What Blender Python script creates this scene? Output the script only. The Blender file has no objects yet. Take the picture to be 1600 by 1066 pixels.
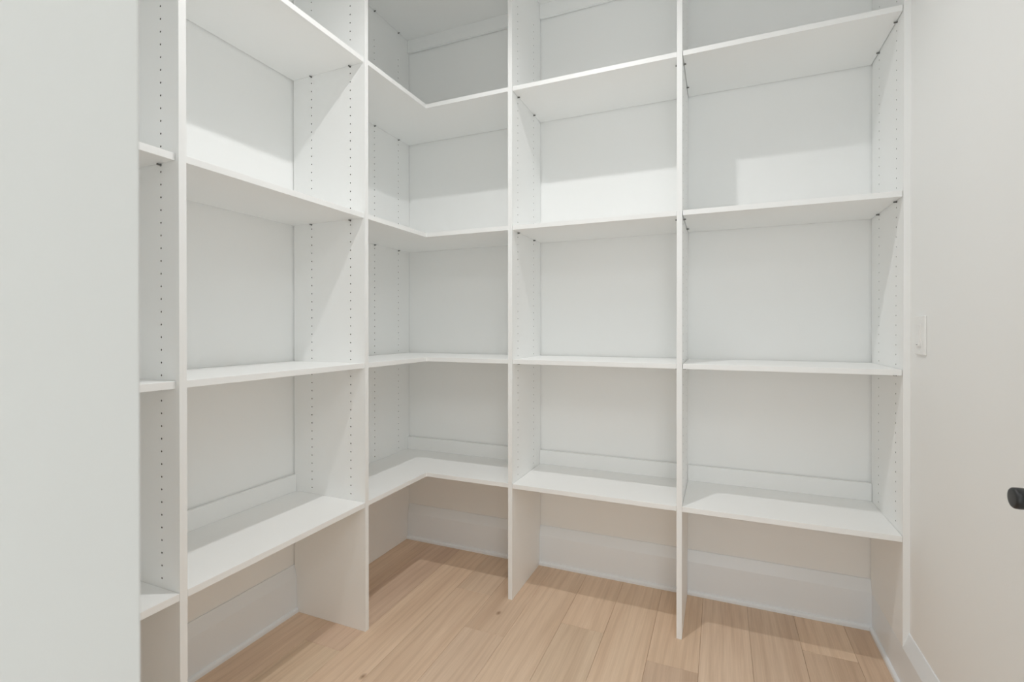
import bpy, bmesh, math, random
from mathutils import Vector, Matrix

sc = bpy.context.scene
C = sc.collection

# ------------------------------------------------------------------ camera
CAM = Vector((1.5898, -2.2540, 1.1408))
YAW, PITCH, ROLL, FPX, V0 = 0.4012, -0.0035, -0.0004, 766.99, 516.57
fw = Vector((-math.sin(YAW) * math.cos(PITCH), math.cos(YAW) * math.cos(PITCH), math.sin(PITCH)))
rt = Vector((math.cos(YAW), math.sin(YAW), 0))
up = rt.cross(fw)
r2 = rt * math.cos(ROLL) + up * math.sin(ROLL)
u2 = up * math.cos(ROLL) - rt * math.sin(ROLL)
cam = bpy.data.cameras.new('camera')
cam.sensor_fit = 'HORIZONTAL'
cam.sensor_width = 36.0
cam.lens = FPX / 1600 * 36.0
cam.shift_y = -(533.0 - V0) / 1600
cam.clip_start = 0.01
cam.dof.use_dof = True
cam.dof.focus_distance = 2.2
cam.dof.aperture_fstop = 8.0
co = bpy.data.objects.new('camera', cam)
C.objects.link(co)
M = Matrix.Identity(4)
for i in range(3):
    M[i][0], M[i][1], M[i][2], M[i][3] = r2[i], u2[i], -fw[i], CAM[i]
co.matrix_world = M
sc.camera = co

# ------------------------------------------------------------------ light, exposure
sc.view_settings.view_transform = 'Standard'
sc.view_settings.look = 'None'
sc.view_settings.gamma = 1.0
sc.view_settings.use_curve_mapping = False
sc.view_settings.exposure = -0.13
sc.cycles.use_denoising = True
sc.cycles.max_bounces = 16
sc.cycles.diffuse_bounces = 14
sc.cycles.use_adaptive_sampling = True
sc.cycles.adaptive_threshold = 0.03
sc.cycles.glossy_bounces = 4
sc.cycles.caustics_reflective = False
sc.cycles.caustics_refractive = False

world = bpy.data.worlds.new('world')
sc.world = world
world.use_nodes = True
world.node_tree.nodes['Background'].inputs[0].default_value = (0.9, 0.95, 1.0, 1)
world.node_tree.nodes['Background'].inputs[1].default_value = 0.0

LIGHT = (1.05, -1.117, 2.783)          # lamp of the ceiling downlight
MAIN_W, FILL_W, DAYFILL_W = 10.2, 15.0, 40.0
APERTURE = 0.05


def disk_light(name, loc, watts, size, col, shape='DISK', spread=180):
    l = bpy.data.lights.new(name, 'AREA')
    l.shape = shape
    l.size = size
    l.spread = math.radians(spread)
    l.energy = watts
    l.color = col
    o = bpy.data.objects.new(name, l)
    o.location = loc
    C.objects.link(o)
    return o


disk_light('downlight_lamp', LIGHT, MAIN_W, 0.048, (0.985, 0.975, 0.965), spread=144)
KP = [(2.25, -3.0)]                    # made-up ceiling panel, soft fill through the doorway
disk_light('kitchen_fill', (KP[0][0], KP[0][1], 2.742), FILL_W, 0.86, (0.95, 0.965, 0.97), 'SQUARE')
# added soft fill, shaped as an unseen window behind the camera


def window_fill(loc, rot, w, h, watts):
    l = bpy.data.lights.new('fill_daylight', 'AREA')
    l.shape = 'RECTANGLE'
    l.size, l.size_y = w, h
    l.energy = watts
    l.color = (0.94, 0.965, 0.975)
    o = bpy.data.objects.new('fill_daylight', l)
    o.location = loc
    o.rotation_euler = rot
    C.objects.link(o)


window_fill((1.5, -4.97, 1.35), (math.radians(90), 0, 0), 2.9, 2.0, DAYFILL_W)

# ------------------------------------------------------------------ dimensions
D1, D2, T = 0.3628, 0.3576, 0.0187     # depth of left and back run, board thickness
YA, YB = -1.4422, -0.7543              # back faces of the two left uprights
XF, XC, XD, XE, XW = 0.0243, 0.7670, 1.4424, 2.1185, 2.1372
Z = [0.4692, 0.9928, 1.5565, 2.1405, 2.7039]
ZTOP = Z[4] + T
CEIL = 2.765
YFRONT, YFRONT2 = -2.07, -2.19
XI, YI = 0.3610, -0.3542
SET = 0.0052
YG = -1.80                             # rear face of the hidden end panel, moved in to darken the far left bay
JX = 1.27                              # left jamb face
HX = 2.095                             # right jamb face
HEAD = 2.44
BB_T, BB_H, BB_S = 0.0175, 0.1864, 0.140
SHOE_W, SHOE_H = 0.0100, 0.017
CLEAT_T, CLEAT_TOP, NAIL_BOT = 0.0186, 0.5545, 2.6387


# ------------------------------------------------------------------ materials
def new_mat(name):
    m = bpy.data.materials.new(name)
    m.use_nodes = True
    nt = m.node_tree
    return m, nt, nt.nodes['Principled BSDF']


def paint(name, col, rough, spec=0.5, var=0.015, scale=6.0, bump=0.0, bscale=300.0):
    m, nt, b = new_mat(name)
    n, l = nt.nodes, nt.links
    tc = n.new('ShaderNodeTexCoord')
    no = n.new('ShaderNodeTexNoise')
    no.inputs['Scale'].default_value = scale
    no.inputs['Detail'].default_value = 3
    l.new(tc.outputs['Object'], no.inputs['Vector'])
    mr = n.new('ShaderNodeMapRange')
    mr.inputs[3].default_value = 1 - var
    mr.inputs[4].default_value = 1 + var
    l.new(no.outputs['Fac'], mr.inputs[0])
    mx = n.new('ShaderNodeVectorMath')
    mx.operation = 'SCALE'
    mx.inputs[0].default_value = col
    l.new(mr.outputs[0], mx.inputs['Scale'])
    l.new(mx.outputs[0], b.inputs['Base Color'])
    b.inputs['Roughness'].default_value = rough
    b.inputs['Specular IOR Level'].default_value = spec
    if bump:
        n2 = n.new('ShaderNodeTexNoise')
        n2.inputs['Scale'].default_value = bscale
        n2.inputs['Detail'].default_value = 2
        l.new(tc.outputs['Object'], n2.inputs['Vector'])
        bp = n.new('ShaderNodeBump')
        bp.inputs['Strength'].default_value = bump
        bp.inputs['Distance'].default_value = 0.001
        l.new(n2.outputs['Fac'], bp.inputs['Height'])
        l.new(bp.outputs[0], b.inputs['Normal'])
    return m


WHITE = (0.902, 0.910, 0.906)
m_wall = paint('wall_paint', (0.897, 0.905, 0.900), 0.75, 0.3, 0.01, 2.0, 0.10, 220)
m_ceil = paint('ceiling_paint', (0.92, 0.92, 0.915), 0.9, 0.2)
m_board = paint('white_melamine', WHITE, 0.42, 0.4, 0.008, 3.0)
m_jamb = paint('darkened_jamb_enamel', (0.66, 0.66, 0.64), 0.45, 0.4, 0.012, 1.5)  # trim white darkened to offset the strong doorway light on this jamb
m_trim = paint('trim_enamel', (0.855, 0.895, 0.93), 0.35, 0.45, 0.008, 3.0)
m_core = paint('board_core', (0.16, 0.14, 0.12), 0.9, 0.1, 0.1, 400)
m_pin = paint('nickel_pin', (0.20, 0.20, 0.19), 0.4, 0.6, 0.05, 50)
m_pin.node_tree.nodes['Principled BSDF'].inputs['Metallic'].default_value = 0.7
m_black = paint('black_metal', (0.018, 0.018, 0.018), 0.42, 0.5, 0.1, 40)
m_plate = paint('switch_plastic', (0.87, 0.87, 0.86), 0.3, 0.5, 0.004, 10)
m_slot = paint('switch_slot', (0.12, 0.12, 0.12), 0.6, 0.3, 0.02, 10)


def oak():
    m, nt, b = new_mat('oak_planks')
    n, l = nt.nodes, nt.links
    geo = n.new('ShaderNodeNewGeometry')
    oi = n.new('ShaderNodeObjectInfo')
    off = n.new('ShaderNodeVectorMath'); off.operation = 'SCALE'
    comb = n.new('ShaderNodeCombineXYZ')
    l.new(oi.outputs['Random'], comb.inputs[0]); l.new(oi.outputs['Random'], comb.inputs[1])
    l.new(oi.outputs['Random'], comb.inputs[2])
    l.new(comb.outputs[0], off.inputs[0]); off.inputs['Scale'].default_value = 37.0
    add = n.new('ShaderNodeVectorMath'); add.operation = 'ADD'
    l.new(geo.outputs['Position'], add.inputs[0]); l.new(off.outputs[0], add.inputs[1])

    def stretched(sx, sy, detail, dist, scale=1.0):
        mp = n.new('ShaderNodeMapping')
        mp.inputs['Scale'].default_value = (sx, sy, 1)
        l.new(add.outputs[0], mp.inputs['Vector'])
        t = n.new('ShaderNodeTexNoise')
        t.inputs['Scale'].default_value = scale
        t.inputs['Detail'].default_value = detail
        t.inputs['Distortion'].default_value = dist
        l.new(mp.outputs[0], t.inputs['Vector'])
        return t
    broad = stretched(14, 1.1, 3, 0.5)
    fine = stretched(260, 7.0, 4, 0.2)
    patch = stretched(5, 1.2, 2, 0.4)
    # cathedral grain
    mpw = n.new('ShaderNodeMapping'); mpw.inputs['Scale'].default_value = (7.0, 0.55, 1)
    l.new(add.outputs[0], mpw.inputs['Vector'])
    wv = n.new('ShaderNodeTexWave'); wv.bands_direction = 'X'
    wv.inputs['Scale'].default_value = 1.3
    wv.inputs['Distortion'].default_value = 9.0
    wv.inputs['Detail'].default_value = 3.0
    wv.inputs['Detail Scale'].default_value = 0.9
    l.new(mpw.outputs[0], wv.inputs['Vector'])

    def ramp(src, pts):
        r = n.new('ShaderNodeValToRGB')
        e = r.color_ramp.elements
        e[0].position, e[0].color = pts[0][0], pts[0][1] + (1,)
        e[1].position, e[1].color = pts[-1][0], pts[-1][1] + (1,)
        for p, c in pts[1:-1]:
            x = e.new(p); x.color = c + (1,)
        l.new(src, r.inputs[0])
        return r

    def mul(a, bsock, fac):
        x = n.new('ShaderNodeMix'); x.data_type = 'RGBA'; x.blend_type = 'MULTIPLY'
        x.inputs['Factor'].default_value = fac
        l.new(a, x.inputs[6]); l.new(bsock, x.inputs[7])
        return x.outputs[2]
    base = ramp(broad.outputs['Fac'], [(0.25, (0.70, 0.525, 0.39)), (0.5, (0.77, 0.60, 0.458)), (0.75, (0.82, 0.65, 0.505))])
    g1 = ramp(fine.outputs['Fac'], [(0.35, (0.80, 0.77, 0.74)), (0.62, (1, 1, 1))])
    g2 = ramp(wv.outputs['Fac'], [(0.0, (0.86, 0.83, 0.80)), (0.45, (1, 1, 1))])
    g3 = ramp(patch.outputs['Fac'], [(0.35, (0.90, 0.88, 0.86)), (0.65, (1.0, 1.0, 1.0))])
    col = mul(base.outputs[0], g1.outputs[0], 0.38)
    col = mul(col, g2.outputs[0], 0.42)
    col = mul(col, g3.outputs[0], 0.8)
    # knots
    mpk = n.new('ShaderNodeMapping'); mpk.inputs['Scale'].default_value = (5.2, 3.0, 1)
    l.new(add.outputs[0], mpk.inputs['Vector'])
    vo = n.new('ShaderNodeTexVoronoi'); vo.voronoi_dimensions = '2D'
    vo.inputs['Scale'].default_value = 1.0
    l.new(mpk.outputs[0], vo.inputs['Vector'])
    kn = ramp(vo.outputs['Distance'], [(0.0, (0.38, 0.32, 0.28)), (0.02, (0.62, 0.55, 0.50)), (0.06, (1, 1, 1))])
    sep = n.new('ShaderNodeSeparateColor'); l.new(vo.outputs['Color'], sep.inputs[0])
    gt = n.new('ShaderNodeMath'); gt.operation = 'GREATER_THAN'; gt.inputs[1].default_value = 0.80
    l.new(sep.outputs[0], gt.inputs[0])
    kx = n.new('ShaderNodeMix'); kx.data_type = 'RGBA'; kx.blend_type = 'MULTIPLY'
    l.new(gt.outputs[0], kx.inputs['Factor']); l.new(col, kx.inputs[6]); l.new(kn.outputs[0], kx.inputs[7])
    tint = n.new('ShaderNodeMix'); tint.data_type = 'RGBA'; tint.blend_type = 'MULTIPLY'
    tint.inputs['Factor'].default_value = 1.0
    l.new(kx.outputs[2], tint.inputs[6]); l.new(oi.outputs['Color'], tint.inputs[7])
    l.new(tint.outputs[2], b.inputs['Base Color'])
    b.inputs['Roughness'].default_value = 0.55
    b.inputs['Specular IOR Level'].default_value = 0.35
    bp = n.new('ShaderNodeBump'); bp.inputs['Strength'].default_value = 0.15
    bp.inputs['Distance'].default_value = 0.0006
    l.new(fine.outputs['Fac'], bp.inputs['Height']); l.new(bp.outputs[0], b.inputs['Normal'])
    return m


m_oak = oak()
m_bounce = paint('neutral_bounce_tile', (0.66, 0.66, 0.65), 0.5, 0.4, 0.05, 4.0)  # made-up tile, unseen; its neutral tone keeps bounced doorway light from turning warm


def emis(name, col, s):
    m, nt, b = new_mat(name)
    b.inputs['Base Color'].default_value = (0.8, 0.8, 0.8, 1)
    b.inputs['Emission Color'].default_value = col + (1,)
    b.inputs['Emission Strength'].default_value = s
    return m


m_lens = emis('lamp_lens', (1, 0.97, 0.92), 3.0)


# ------------------------------------------------------------------ mesh helpers
def link(name, bm, mats, parent=None, smooth=False):
    me = bpy.data.meshes.new(name)
    bm.normal_update()
    bm.to_mesh(me)
    bm.free()
    for m in (mats if isinstance(mats, (list, tuple)) else [mats]):
        me.materials.append(m)
    if smooth:
        for p in me.polygons:
            p.use_smooth = True
    o = bpy.data.objects.new(name, me)
    C.objects.link(o)
    if parent:
        o.parent = parent
    return o


def tag(o, label, cat, group=None):
    o['label'] = label
    o['category'] = cat
    if group:
        o['group'] = group
    return o


def struct(o):
    o['kind'] = 'structure'
    return o


def add_box(bm, a, b, bevel=0.0, seg=1):
    x0, y0, z0 = a
    x1, y1, z1 = b
    r = bmesh.ops.create_cube(bm, size=1.0)
    for v in r['verts']:
        v.co = Vector(((x0 + x1) / 2 + v.co.x * (x1 - x0), (y0 + y1) / 2 + v.co.y * (y1 - y0), (z0 + z1) / 2 + v.co.z * (z1 - z0)))
    if bevel:
        es = list({e for v in r['verts'] for e in v.link_edges})
        bmesh.ops.bevel(bm, geom=es, offset=bevel, segments=seg, affect='EDGES', profile=0.5)


def box(name, a, b, mat, parent=None, bevel=0.0, seg=1):
    bm = bmesh.new()
    add_box(bm, a, b, bevel, seg)
    return link(name, bm, mat, parent)


def prism(name, pts, axis, lo, hi, mat, parent=None, bevel=0.0, smooth=False):
    """pts: polygon in the plane across `axis`; other two coordinates in xyz order"""
    bm = bmesh.new()

    def mk(p, c):
        q = list(p)
        q.insert(axis, c)
        return bm.verts.new(q)
    A = [mk(p, lo) for p in pts]
    B = [mk(p, hi) for p in pts]
    bm.faces.new(A)
    bm.faces.new(B[::-1])
    k = len(pts)
    for i in range(k):
        bm.faces.new((A[i], B[i], B[(i + 1) % k], A[(i + 1) % k])[::-1])
    bmesh.ops.recalc_face_normals(bm, faces=bm.faces[:])
    if bevel:
        bmesh.ops.bevel(bm, geom=bm.edges[:], offset=bevel, segments=1, affect='EDGES')
    return link(name, bm, mat, parent, smooth)


def add_tube(bm, p0, p1, r0, r1, seg=20, caps=True):
    p0, p1 = Vector(p0), Vector(p1)
    d = (p1 - p0).normalized()
    a = d.orthogonal().normalized()
    b = d.cross(a)
    R0 = [bm.verts.new(p0 + (a * math.cos(t) + b * math.sin(t)) * r0) for t in [2 * math.pi * i / seg for i in range(seg)]]
    R1 = [bm.verts.new(p1 + (a * math.cos(t) + b * math.sin(t)) * r1) for t in [2 * math.pi * i / seg for i in range(seg)]]
    for i in range(seg):
        bm.faces.new((R0[i], R0[(i + 1) % seg], R1[(i + 1) % seg], R1[i]))
    if caps:
        bm.faces.new(R0[::-1])
        bm.faces.new(R1)


def add_lathe(bm, base, axis, prof, seg=28):
    """prof: (distance along axis, radius); closes at both ends"""
    base, d = Vector(base), Vector(axis).normalized()
    a = d.orthogonal().normalized()
    b = d.cross(a)
    rings = []
    for h, r in prof:
        rings.append([bm.verts.new(base + d * h + (a * math.cos(2 * math.pi * i / seg) + b * math.sin(2 * math.pi * i / seg)) * r) for i in range(seg)])
    for q, w in zip(rings, rings[1:]):
        for i in range(seg):
            bm.faces.new((q[i], q[(i + 1) % seg], w[(i + 1) % seg], w[i]))
    bm.faces.new(rings[0][::-1])
    bm.faces.new(rings[-1])


# ------------------------------------------------------------------ room shell
struct(box('wall_left', (-0.12, YFRONT2, 0), (0, 0.12, CEIL), m_wall))
struct(box('wall_back', (0, 0, 0), (XW, 0.12, CEIL), m_wall))
struct(box('wall_right', (XW, YFRONT2, 0), (XW + 0.12, 0.12, CEIL), m_wall))
bm = bmesh.new()
add_box(bm, (0, YFRONT2, 0), (JX - 0.02, YFRONT, CEIL))
add_box(bm, (HX + 0.02, YFRONT2, 0), (XW, YFRONT, CEIL))
add_box(bm, (JX - 0.02, YFRONT2, HEAD + 0.02), (HX + 0.02, YFRONT, CEIL))
struct(link('wall_front', bm, m_wall))
# door frame lining
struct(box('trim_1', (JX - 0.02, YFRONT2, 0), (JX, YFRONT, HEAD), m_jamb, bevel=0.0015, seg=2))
struct(box('trim_2', (HX, YFRONT2, 0), (HX + 0.02, YFRONT, HEAD), m_trim, bevel=0.0015, seg=2))
struct(box('trim_3', (JX - 0.02, YFRONT2, HEAD), (HX + 0.02, YFRONT, HEAD + 0.02), m_trim, bevel=0.0015, seg=2))
# kitchen beyond the doorway, behind the camera
KX0, KX1, KY = -0.8, 3.6, -5.0
struct(box('floor_kitchen', (KX0, KY, -0.03), (KX1, YFRONT2, -0.0005), m_bounce))
struct(box('wall_kitchen_left', (KX0 - 0.1, KY, 0), (KX0, YFRONT2, CEIL), m_wall))
struct(box('wall_kitchen_right', (KX1, KY, 0), (KX1 + 0.1, YFRONT2, CEIL), m_wall))
bm = bmesh.new()
WX0, WX1, WZ0, WZ1 = 0.05, 2.95, 0.35, 2.35
add_box(bm, (KX0, KY - 0.1, 0), (WX0, KY, CEIL))
add_box(bm, (WX1, KY - 0.1, 0), (KX1, KY, CEIL))
add_box(bm, (WX0, KY - 0.1, 0), (WX1, KY, WZ0))
add_box(bm, (WX0, KY - 0.1, WZ1), (WX1, KY, CEIL))
struct(link('wall_kitchen_rear', bm, m_wall))
bm = bmesh.new()
for a, b in (((WX0, WZ0), (WX1, WZ0 + 0.05)), ((WX0, WZ1 - 0.05), (WX1, WZ1)), ((WX0, WZ0 + 0.05), (WX0 + 0.05, WZ1 - 0.05)),
             ((WX1 - 0.05, WZ0 + 0.05), (WX1, WZ1 - 0.05)), ((1.475, WZ0 + 0.05), (1.525, WZ1 - 0.05))):
    add_box(bm, (a[0], KY - 0.07, a[1]), (b[0], KY - 0.03, b[1]))
struct(link('fill_window_1', bm, m_trim))  # made-up frame around the added window fill, unseen
struct(box('wall_kitchen_corner', (KX0, YFRONT2, 0), (-0.12, YFRONT2 + 0.1, CEIL), m_wall))
struct(box('wall_kitchen_side', (XW + 0.12, YFRONT2, 0), (KX1, YFRONT2 + 0.1, CEIL), m_wall))
struct(box('ceiling_kitchen', (KX0 - 0.1, KY - 0.1, CEIL), (KX1 + 0.1, YFRONT2, CEIL + 0.1), m_ceil))
# pantry ceiling with the round cut-out of the downlight
bm = bmesh.new()
NS = 32
rim = [(LIGHT[0] + 0.062 * math.cos(2 * math.pi * i / NS), LIGHT[1] + 0.062 * math.sin(2 * math.pi * i / NS)) for i in range(NS)]
outer = [(-0.12, YFRONT2), (XW + 0.12, YFRONT2), (XW + 0.12, 0.12), (-0.12, 0.12)]
vr = [bm.verts.new((x, y, CEIL)) for x, y in rim]
vo_ = [bm.verts.new((x, y, CEIL)) for x, y in outer]
es = [bm.edges.new((vr[i], vr[(i + 1) % NS])) for i in range(NS)] + [bm.edges.new((vo_[i], vo_[(i + 1) % 4])) for i in range(4)]
bmesh.ops.triangle_fill(bm, use_beauty=True, edges=es)
r = bmesh.ops.extrude_face_region(bm, geom=bm.faces[:])
for v in r['geom']:
    if isinstance(v, bmesh.types.BMVert):
        v.co.z += 0.1
bmesh.ops.recalc_face_normals(bm, faces=bm.faces[:])
struct(link('ceiling', bm, m_ceil))

# ------------------------------------------------------------------ floor of oak planks
floor = struct(box('floor', (-0.12, YFRONT2, -0.04), (XW + 0.12, 0.12, -0.014), m_core))
seams = [0.0195 + 0.1672 * i for i in range(-1, 14)]      # 0.187, 0.354, 0.521 ...
joints = {2: [-0.896], 3: [-1.55], 4: [-0.361], 5: [-0.597, -1.9], 6: [-1.35], 7: [-0.430, -1.8], 8: [-1.25],
          9: [-0.522], 10: [-1.45], 11: [-0.98], 12: [-0.252, -1.75], 13: [-1.1], 1: [-1.2], 0: [-0.6], 14: []}
tints = {(2, 0): (0.93, 0.90, 0.90), (2, 1): (0.97, 0.98, 0.95), (3, 0): (1.02, 1.0, 0.97), (4, 0): (0.98, 0.98, 0.97),
         (4, 1): (1.03, 1.02, 1.0), (5, 0): (0.94, 0.92, 0.90), (5, 1): (1.0, 1.0, 1.0), (6, 0): (1.0, 0.99, 0.97),
         (7, 0): (1.02, 1.0, 0.97), (7, 1): (0.96, 0.97, 0.95), (8, 0): (1.05, 1.05, 1.03), (9, 0): (1.0, 0.98, 0.95),
         (9, 1): (0.84, 0.81, 0.79), (10, 0): (0.97, 0.96, 0.95), (11, 0): (0.96, 0.96, 0.96), (12, 0): (1.05, 1.04, 1.02),
         (12, 1): (0.90, 0.88, 0.86), (13, 0): (0.97, 0.95, 0.93)}
rng = random.Random(4)
for i in range(len(seams) - 1):
    x0, x1 = max(seams[i], -0.10), min(seams[i + 1], XW + 0.1)
    if x1 - x0 < 0.01:
        continue
    ys = [0.10] + joints.get(i, []) + [YFRONT2]
    for k in range(len(ys) - 1):
        p = box('plank', (x0 + 0.0003, ys[k + 1] + 0.0003, -0.014), (x1 - 0.0003, ys[k] - 0.0003, 0.0), m_oak, floor, bevel=0.0008)
        t = tints.get((i, k))
        if t is None:
            g = rng.uniform(0.92, 1.05)
            t = (g, g * rng.uniform(0.98, 1.0), g * rng.uniform(0.96, 1.0))
        p.color = t + (1,)

# ------------------------------------------------------------------ baseboards and shoe moulding
def bb_profile(sign=1):
    return [(0.0015, 0), (sign * BB_T, 0), (sign * BB_T, BB_S), (sign * 0.004, BB_H - 0.001), (0.0015, BB_H)]


def shoe_profile(base, sign=1):
    pts = [(base, 0.0), (base + sign * SHOE_W, 0.0), (base + sign * SHOE_W, SHOE_H * 0.45)]
    for i in range(1, 6):
        a = math.pi / 2 * i / 5
        pts.append((base + sign * SHOE_W * math.cos(a), SHOE_H * 0.45 + SHOE_H * 0.55 * math.sin(a)))
    return pts


struct(prism('baseboard_left', bb_profile(), 1, YFRONT, -D2 - 0.004, m_trim))
struct(prism('baseboard_back', [(-a, z) for a, z in bb_profile()], 0, XF + 0.001, XE, m_trim))
RB = XW - XE
struct(prism('baseboard_right', [(XW, 0), (XE, 0), (XE, 0.138), (XW - 0.003, BB_H - 0.001), (XW, BB_H)], 1, YFRONT, 0, m_trim))
n_trim = 4
for lo, hi in ((YFRONT, YG - 0.0006), (YG + T + 0.0006, YA - T - 0.0006), (YA + 0.0006, YB - T - 0.0006), (YB + 0.0006, -D2 - 0.004)):
    struct(prism('trim_%d' % n_trim, shoe_profile(BB_T), 1, lo, hi, m_trim)); n_trim += 1
for lo, hi in ((XF + 0.0006, XC - 0.0006), (XC + T + 0.0006, XD - 0.0006), (XD + T + 0.0006, XE)):
    struct(prism('trim_%d' % n_trim, [(-a, z) for a, z in shoe_profile(BB_T)], 0, lo, hi, m_trim)); n_trim += 1
struct(prism('trim_%d' % n_trim, shoe_profile(XE, -1), 1, YFRONT, -BB_T, m_trim)); n_trim += 1

# ------------------------------------------------------------------ drilled upright panels
H0, HP, HN = 0.512, 0.032, 65
HR = 0.0025


def upright(name, origin, adir, ndir, depth, thick, cols, sides, gap=0.002, notch=True, bottom=None):
    """origin: foot of the panel on the wall line; adir: away from the wall; ndir: across the thickness.
    sides: which of the two broad faces (0, 1) carry the drilled rows."""
    bm = bmesh.new()
    O, A, N = Vector(origin), Vector(adir), Vector(ndir)
    P = lambda a, z, n: bm.verts.new(O + A * a + N * n + Vector((0, 0, z)))
    zl = H0 - HP / 2
    zh = zl + HN * HP
    g = 0.0012
    if notch:
        low = [(gap, BB_H + 0.002), (0.004 + g, BB_H + 0.001), (BB_T + g, BB_S + 0.001), (BB_T + g, 0.0003), (depth, 0.0003)]
    else:
        low = [(gap, 0.0003), (depth, 0.0003)]
    if bottom:
        low = [(gap, bottom), (depth, bottom)]
    outline = low + [(depth, ZTOP), (gap, ZTOP)]
    h = HP / 4
    for s in (0, 1):
        n = 0 if s == 0 else thick
        inw = 1 if s == 0 else -1

        def face(pts, mi=0):
            f = bm.faces.new([P(a, z, n) for a, z in pts])
            f.material_index = mi
        if s not in sides:
            face(outline)
            continue
        face(low + [(depth, zl), (gap, zl)])
        face([(gap, zh), (depth, zh), (depth, ZTOP), (gap, ZTOP)])
        edges = [gap]
        for c in sorted(cols):
            edges += [c - h, c + h]
        edges.append(depth)
        for i in range(0, len(edges), 2):
            face([(edges[i], zl), (edges[i + 1], zl), (edges[i + 1], zh), (edges[i], zh)])
        for c in cols:
            for k in range(HN):
                zc = H0 + k * HP
                hh = HP / 2
                sq = [(c + h, zc), (c + h, zc + hh), (c, zc + hh), (c - h, zc + hh), (c - h, zc), (c - h, zc - hh), (c, zc - hh), (c + h, zc - hh)]
                so = [P(a, z, n) for a, z in sq]
                an = [math.pi / 4 * i for i in range(8)]
                ring = [P(c + HR * math.cos(t), zc + HR * math.sin(t), n) for t in an]
                deep = [P(c + HR * math.cos(t), zc + HR * math.sin(t), n + inw * 0.0085) for t in an]
                for i in range(8):
                    j = (i + 1) % 8
                    bm.faces.new((so[i], so[j], ring[j], ring[i]))
                    bm.faces.new((ring[i], ring[j], deep[j], deep[i])).material_index = 1
                bm.faces.new(deep).material_index = 1
    k = len(outline)
    for i in range(k):
        a, b = outline[i], outline[(i + 1) % k]
        bm.faces.new((P(a[0], a[1], 0), P(b[0], b[1], 0), P(b[0], b[1], thick), P(a[0], a[1], thick)))
    return link(name, bm, [m_board, m_core])


X, Y = Vector((1, 0, 0)), Vector((0, 1, 0))
CA, CB = 0.100, 0.294
G_UP = 'drilled upright panels of the built-in shelving'
up_A = upright('upright_panel', (0, YA - T, 0), X, Y, D1, T, (CA, CB), (0, 1), gap=0.003)
tag(up_A, 'white drilled upright on left wall nearest the pale jamb at far left', 'panel', G_UP)
up_B = upright('upright_panel', (0, YB - T, 0), X, Y, D1, T, (CA, CB), (0, 1), gap=0.0065)
tag(up_B, 'white drilled upright on left wall between the straight left bay and the corner shelves', 'panel', G_UP)
up_F = upright('upright_panel', (XF - T, 0, 0), -Y, X, D2, T, (CA, CB), (1,), gap=0.002, notch=False)
tag(up_F, 'white drilled side panel lying flat against left wall in the room corner', 'panel', G_UP)
up_C = upright('upright_panel', (XC, 0, 0), -Y, X, D2, T, (CA, CB), (0, 1), gap=0.0045)
tag(up_C, 'white drilled upright on back wall between corner shelves and middle bay', 'panel', G_UP)
up_D = upright('upright_panel', (XD, 0, 0), -Y, X, D2, T, (CA, CB), (0, 1), gap=0.0045)
tag(up_D, 'white drilled upright on back wall between the middle and right bays', 'panel', G_UP)
# right end panel stands on the sloping top of the right baseboard
up_E = upright('upright_panel', (XE, 0, 0), -Y, X, D2, T - 0.0002, (0.098, 0.287), (0,), gap=0.006, bottom=0.1395)
for v in up_E.data.vertices:
    if abs(v.co.z - 0.1395) < 1e-4 and v.co.x > XE + 0.005:
        v.co.z = 0.1885
tag(up_E, 'white drilled end panel fixed to right wall beside the light switch', 'panel', G_UP)
up_G = upright('upright_panel', (0, YG, 0), X, Y, D1, T, (CA, CB), (1,), gap=0.003)
tag(up_G, 'white drilled end panel, unseen, moved in to darken the far left bay', 'panel', G_UP)

pin_me = None


def pins(panel, pos, direction):
    """metal shelf pin: collar against the panel, then a short stub under the shelf"""
    global pin_me
    if pin_me is None:
        bm = bmesh.new()
        add_lathe(bm, (0, 0, 0), (0, 0, 1), [(0.0, 0.0034), (0.0010, 0.0034), (0.0012, 0.0024), (0.0090, 0.0024), (0.0098, 0.0018)], 12)
        pin_me = bpy.data.meshes.new('shelf_pin')
        bm.normal_update(); bm.to_mesh(pin_me); bm.free()
        pin_me.materials.append(m_pin)
    o = bpy.data.objects.new('shelf_pin', pin_me)
    C.objects.link(o)
    o.parent = panel
    o.location = pos
    o.rotation_euler = Vector(direction).to_track_quat('Z', 'Y').to_euler()


for zi in (1, 2, 3, 4):
    z = Z[zi] - 0.0036
    for c in (CA, CB):
        pins(up_A, (c, YA, z), (0, 1, 0)); pins(up_B, (c, YB - T, z), (0, -1, 0))
        pins(up_F, (XF, -c, z), (1, 0, 0)); pins(up_C, (XC, -c, z), (-1, 0, 0))
        pins(up_C, (XC + T, -c, z), (1, 0, 0)); pins(up_D, (XD, -c, z), (-1, 0, 0))
        pins(up_D, (XD + T, -c, z), (1, 0, 0)); pins(up_E, (XE, -c, z), (-1, 0, 0))
        pins(up_A, (c, YA - T, z), (0, -1, 0)); pins(up_G, (c, YG + T, z), (0, 1, 0))

# ------------------------------------------------------------------ shelves
ORD = ['lowest', 'second', 'third', 'fourth', 'topmost']
WH = ['white fixed shelf in the %s bay, lowest above the floor', 'white shelf in the %s bay, second up from the floor',
      'white shelf in the %s bay, third up from the floor', 'white shelf in the %s bay, fourth up from the floor',
      'white top shelf of the %s bay, just below the ceiling']


def shelf(poly, z, label, group):
    o = prism('shelf', poly, 2, z, z + T, m_board, bevel=0.0006)
    return tag(o, label, 'shelf', group)


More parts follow.
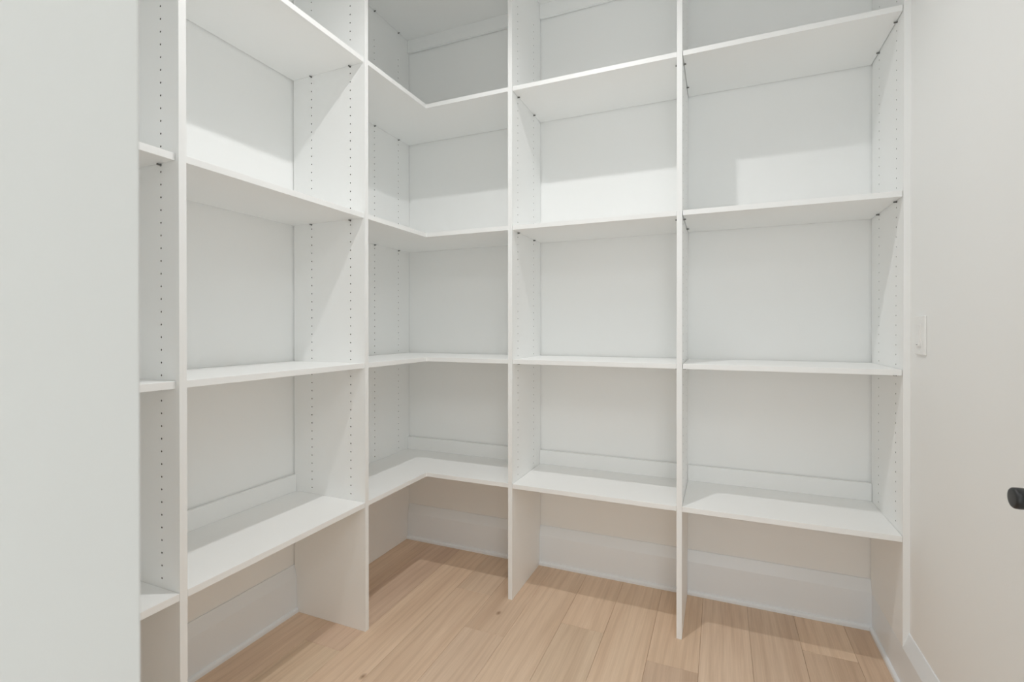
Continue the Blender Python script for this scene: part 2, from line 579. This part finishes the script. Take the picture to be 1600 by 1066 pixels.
WG, EG = 0.0045, 0.0008
for i, z in enumerate(Z):
    s = 0.0 if i == 0 else SET
    g = 'straight shelves of the left and back runs'
    # far left bay by the jamb
    sp = 0.0 if i == 0 else 0.0127
    shelf([(WG, YG + T + EG), (D1 - sp, YG + T + EG), (D1 - sp, YA - T - EG), (WG, YA - T - EG)], z, WH[i] % 'narrow far left', g)
    shelf([(WG, YA + EG), (D1 - s, YA + EG), (D1 - s, YB - T - EG), (WG, YB - T - EG)], z, WH[i] % 'left wall', g)
    shelf([(XC + T + EG, -WG), (XD - EG, -WG), (XD - EG, -D2 + s), (XC + T + EG, -D2 + s)], z, WH[i] % 'middle back wall', g)
    e2 = EG if i == 0 else 0.0022
    shelf([(XD + T + e2, -WG), (XE - e2, -WG), (XE - e2, -D2 + s), (XD + T + e2, -D2 + s)], z, WH[i] % 'right back wall', g)
    shelf([(XF + EG, -WG), (XC - EG, -WG), (XC - EG, YI), (XI, YI), (XI, YB + EG), (WG, YB + EG), (WG, -D2 - 0.003), (XF + EG, -D2 - 0.003)][::-1],
          z, 'white L-shaped corner shelf, ' + ['lowest of its stack above the floor', 'second up from the floor', 'third up from the floor', 'fourth up from the floor', 'topmost below the ceiling'][i], 'L-shaped corner shelves')

RG = 0.0035                            # shadow gap behind the rails
# rails against the wall above the lowest and below the top shelves
for zlo, zhi, where, grp in ((Z[0] + T + 0.0002, CLEAT_TOP, 'just above the lowest shelf', 'rails above the lowest shelves'),
                             (NAIL_BOT, Z[4] - 0.0002, 'just under the top shelf', 'rails under the top shelves')):
    for (a, b, bay) in (((RG, YG + T + EG, zlo), (CLEAT_T, YA - T - EG, zhi), 'narrow far left bay'),
                        ((RG, YA + EG, zlo), (CLEAT_T, YB - T - EG, zhi), 'left wall bay'),
                        ((XF + EG, -CLEAT_T, zlo), (XC - EG, -RG, zhi), 'corner bay'),
                        ((XC + T + EG, -CLEAT_T, zlo), (XD - EG, -RG, zhi), 'middle back wall bay'),
                        ((XD + T + EG, -CLEAT_T, zlo), (XE - EG, -RG, zhi), 'right back wall bay')):
        o = box('wall_rail', a, b, m_board, bevel=0.0008)
        tag(o, 'white rail along the wall %s of the %s' % (where, bay), 'rail', grp)

# ------------------------------------------------------------------ light switch on the right wall
sw = bpy.data.objects.new('light_switch', None)
sw.location = (XW, -0.4505, 1.121)
C.objects.link(sw)
tag(sw, 'white rocker light switch on the bare right wall', 'light switch')
bm = bmesh.new()
add_box(bm, (-0.0065, -0.038, -0.0575), (0, 0.038, 0.0575), 0.0022, 2)
link('wall_plate', bm, m_plate, sw)
bm = bmesh.new()
add_box(bm, (-0.0082, -0.0168, -0.0335), (-0.006, 0.0168, 0.0335), 0.0006, 1)
fr = link('rocker_frame', bm, m_plate, sw)
rk = prism('rocker', [(-0.0081, -0.031), (-0.0128, -0.031), (-0.0095, 0.0), (-0.0106, 0.031), (-0.0081, 0.031)], 1, -0.0145, 0.0145, m_plate, fr, bevel=0.0005)
bm = bmesh.new()
add_box(bm, (-0.0128, -0.005, -0.0285), (-0.0118, 0.005, -0.0270))
link('indicator_slot', bm, m_slot, fr)
for zz in (-0.0483, 0.0483):
    bm = bmesh.new()
    add_lathe(bm, (-0.0064, 0, zz), (-1, 0, 0), [(0, 0.0032), (0.0007, 0.0030), (0.0010, 0.0018)], 14)
    link('screw', bm, m_plate, sw)

# ------------------------------------------------------------------ open door with black lever, at the right edge of the view
DX0, DX1, DY0, DY1 = 2.048, 2.083, -2.055, -1.238
bm = bmesh.new()
add_box(bm, (DX0, DY0, 0.012), (DX1, DY1, HEAD - 0.004), 0.0015, 1)
door = struct(link('door_1', bm, m_trim))
for zlo, zhi in ((0.24, 0.80), (1.02, HEAD - 0.14)):
    for xf, sgn in ((DX0, -1), (DX1, 1)):
        bm = bmesh.new()
        y0, y1 = DY0 + 0.115, DY1 - 0.115
        for a, b in (((y0, zlo), (y1, zlo + 0.022)), ((y0, zhi - 0.022), (y1, zhi)), ((y0, zlo + 0.022), (y0 + 0.022, zhi - 0.022)), ((y1 - 0.022, zlo + 0.022), (y1, zhi - 0.022))):
            lo, hi = sorted((xf, xf + sgn * 0.005))
            add_box(bm, (lo, a[0], a[1]), (hi, b[0], b[1]), 0.0015)
        link('panel_moulding', bm, m_trim, door)
HY, HZ = -1.300, 0.891
bm = bmesh.new()
add_lathe(bm, (DX0, HY, HZ), (-1, 0, 0), [(0, 0.032), (0.007, 0.032), (0.009, 0.030), (0.010, 0.012)], 32)
rose = link('handle_rose', bm, m_black, door)
bm = bmesh.new()
add_lathe(bm, (DX0 - 0.009, HY, HZ), (-1, 0, 0), [(0, 0.0115), (0.016, 0.0115), (0.018, 0.0150), (0.046, 0.0155), (0.0505, 0.0152), (0.0525, 0.0138), (0.0532, 0.011)], 32)
hub = link('handle_hub', bm, m_black, door, True)
bm = bmesh.new()
add_lathe(bm, (DX0 - 0.040, HY, HZ), (0, -1, 0), [(0, 0.0105), (0.10, 0.0095), (0.116, 0.0088), (0.120, 0.006)], 24)
link('lever', bm, m_black, door, True)
for zz in (0.25, 1.22, 2.2):
    bm = bmesh.new()
    add_tube(bm, (DX0 - 0.004, DY0 - 0.004, zz - 0.05), (DX0 - 0.004, DY0 - 0.004, zz + 0.05), 0.006, 0.006, 12)
    link('hinge', bm, m_black, door)

# ------------------------------------------------------------------ downlight and added fill panel
dl = bpy.data.objects.new('downlight', None)
dl.location = (LIGHT[0], LIGHT[1], CEIL)
C.objects.link(dl)
tag(dl, 'recessed white ceiling downlight in the middle of the pantry', 'downlight')
bm = bmesh.new()
seg = 32
prof = [(0.078, -0.0005), (0.078, -0.004), (0.074, -0.005), (APERTURE + 0.004, -0.004), (APERTURE, 0.000), (0.036, 0.0215), (0.036, 0.040)]
rings = [[bm.verts.new((r * math.cos(2 * math.pi * i / seg), r * math.sin(2 * math.pi * i / seg), z)) for i in range(seg)] for r, z in prof]
for q, w in zip(rings, rings[1:]):
    for i in range(seg):
        bm.faces.new((q[i], q[(i + 1) % seg], w[(i + 1) % seg], w[i]))
link('trim_ring', bm, m_trim, dl)
bm = bmesh.new()
add_lathe(bm, (0, 0, 0.0215), (0, 0, 1), [(0, 0.0345), (0.004, 0.0345)], 32)
link('lens', bm, m_lens, dl)
for (x, y) in KP:  # body of the added fill panel, unseen in the next room
    d2 = bpy.data.objects.new('fill_panel_light', None)
    d2.location = (x, y, CEIL)
    C.objects.link(d2)
    tag(d2, 'added flat square fill panel on the ceiling outside the pantry doorway', 'ceiling light')
    bm = bmesh.new()
    add_box(bm, (-0.45, -0.45, -0.02), (0.45, 0.45, 0), 0.002)
    link('housing', bm, m_trim, d2)
    bm = bmesh.new()
    add_box(bm, (-0.43, -0.43, -0.0215), (0.43, 0.43, -0.0195))
    link('diffuser', bm, m_lens, d2)
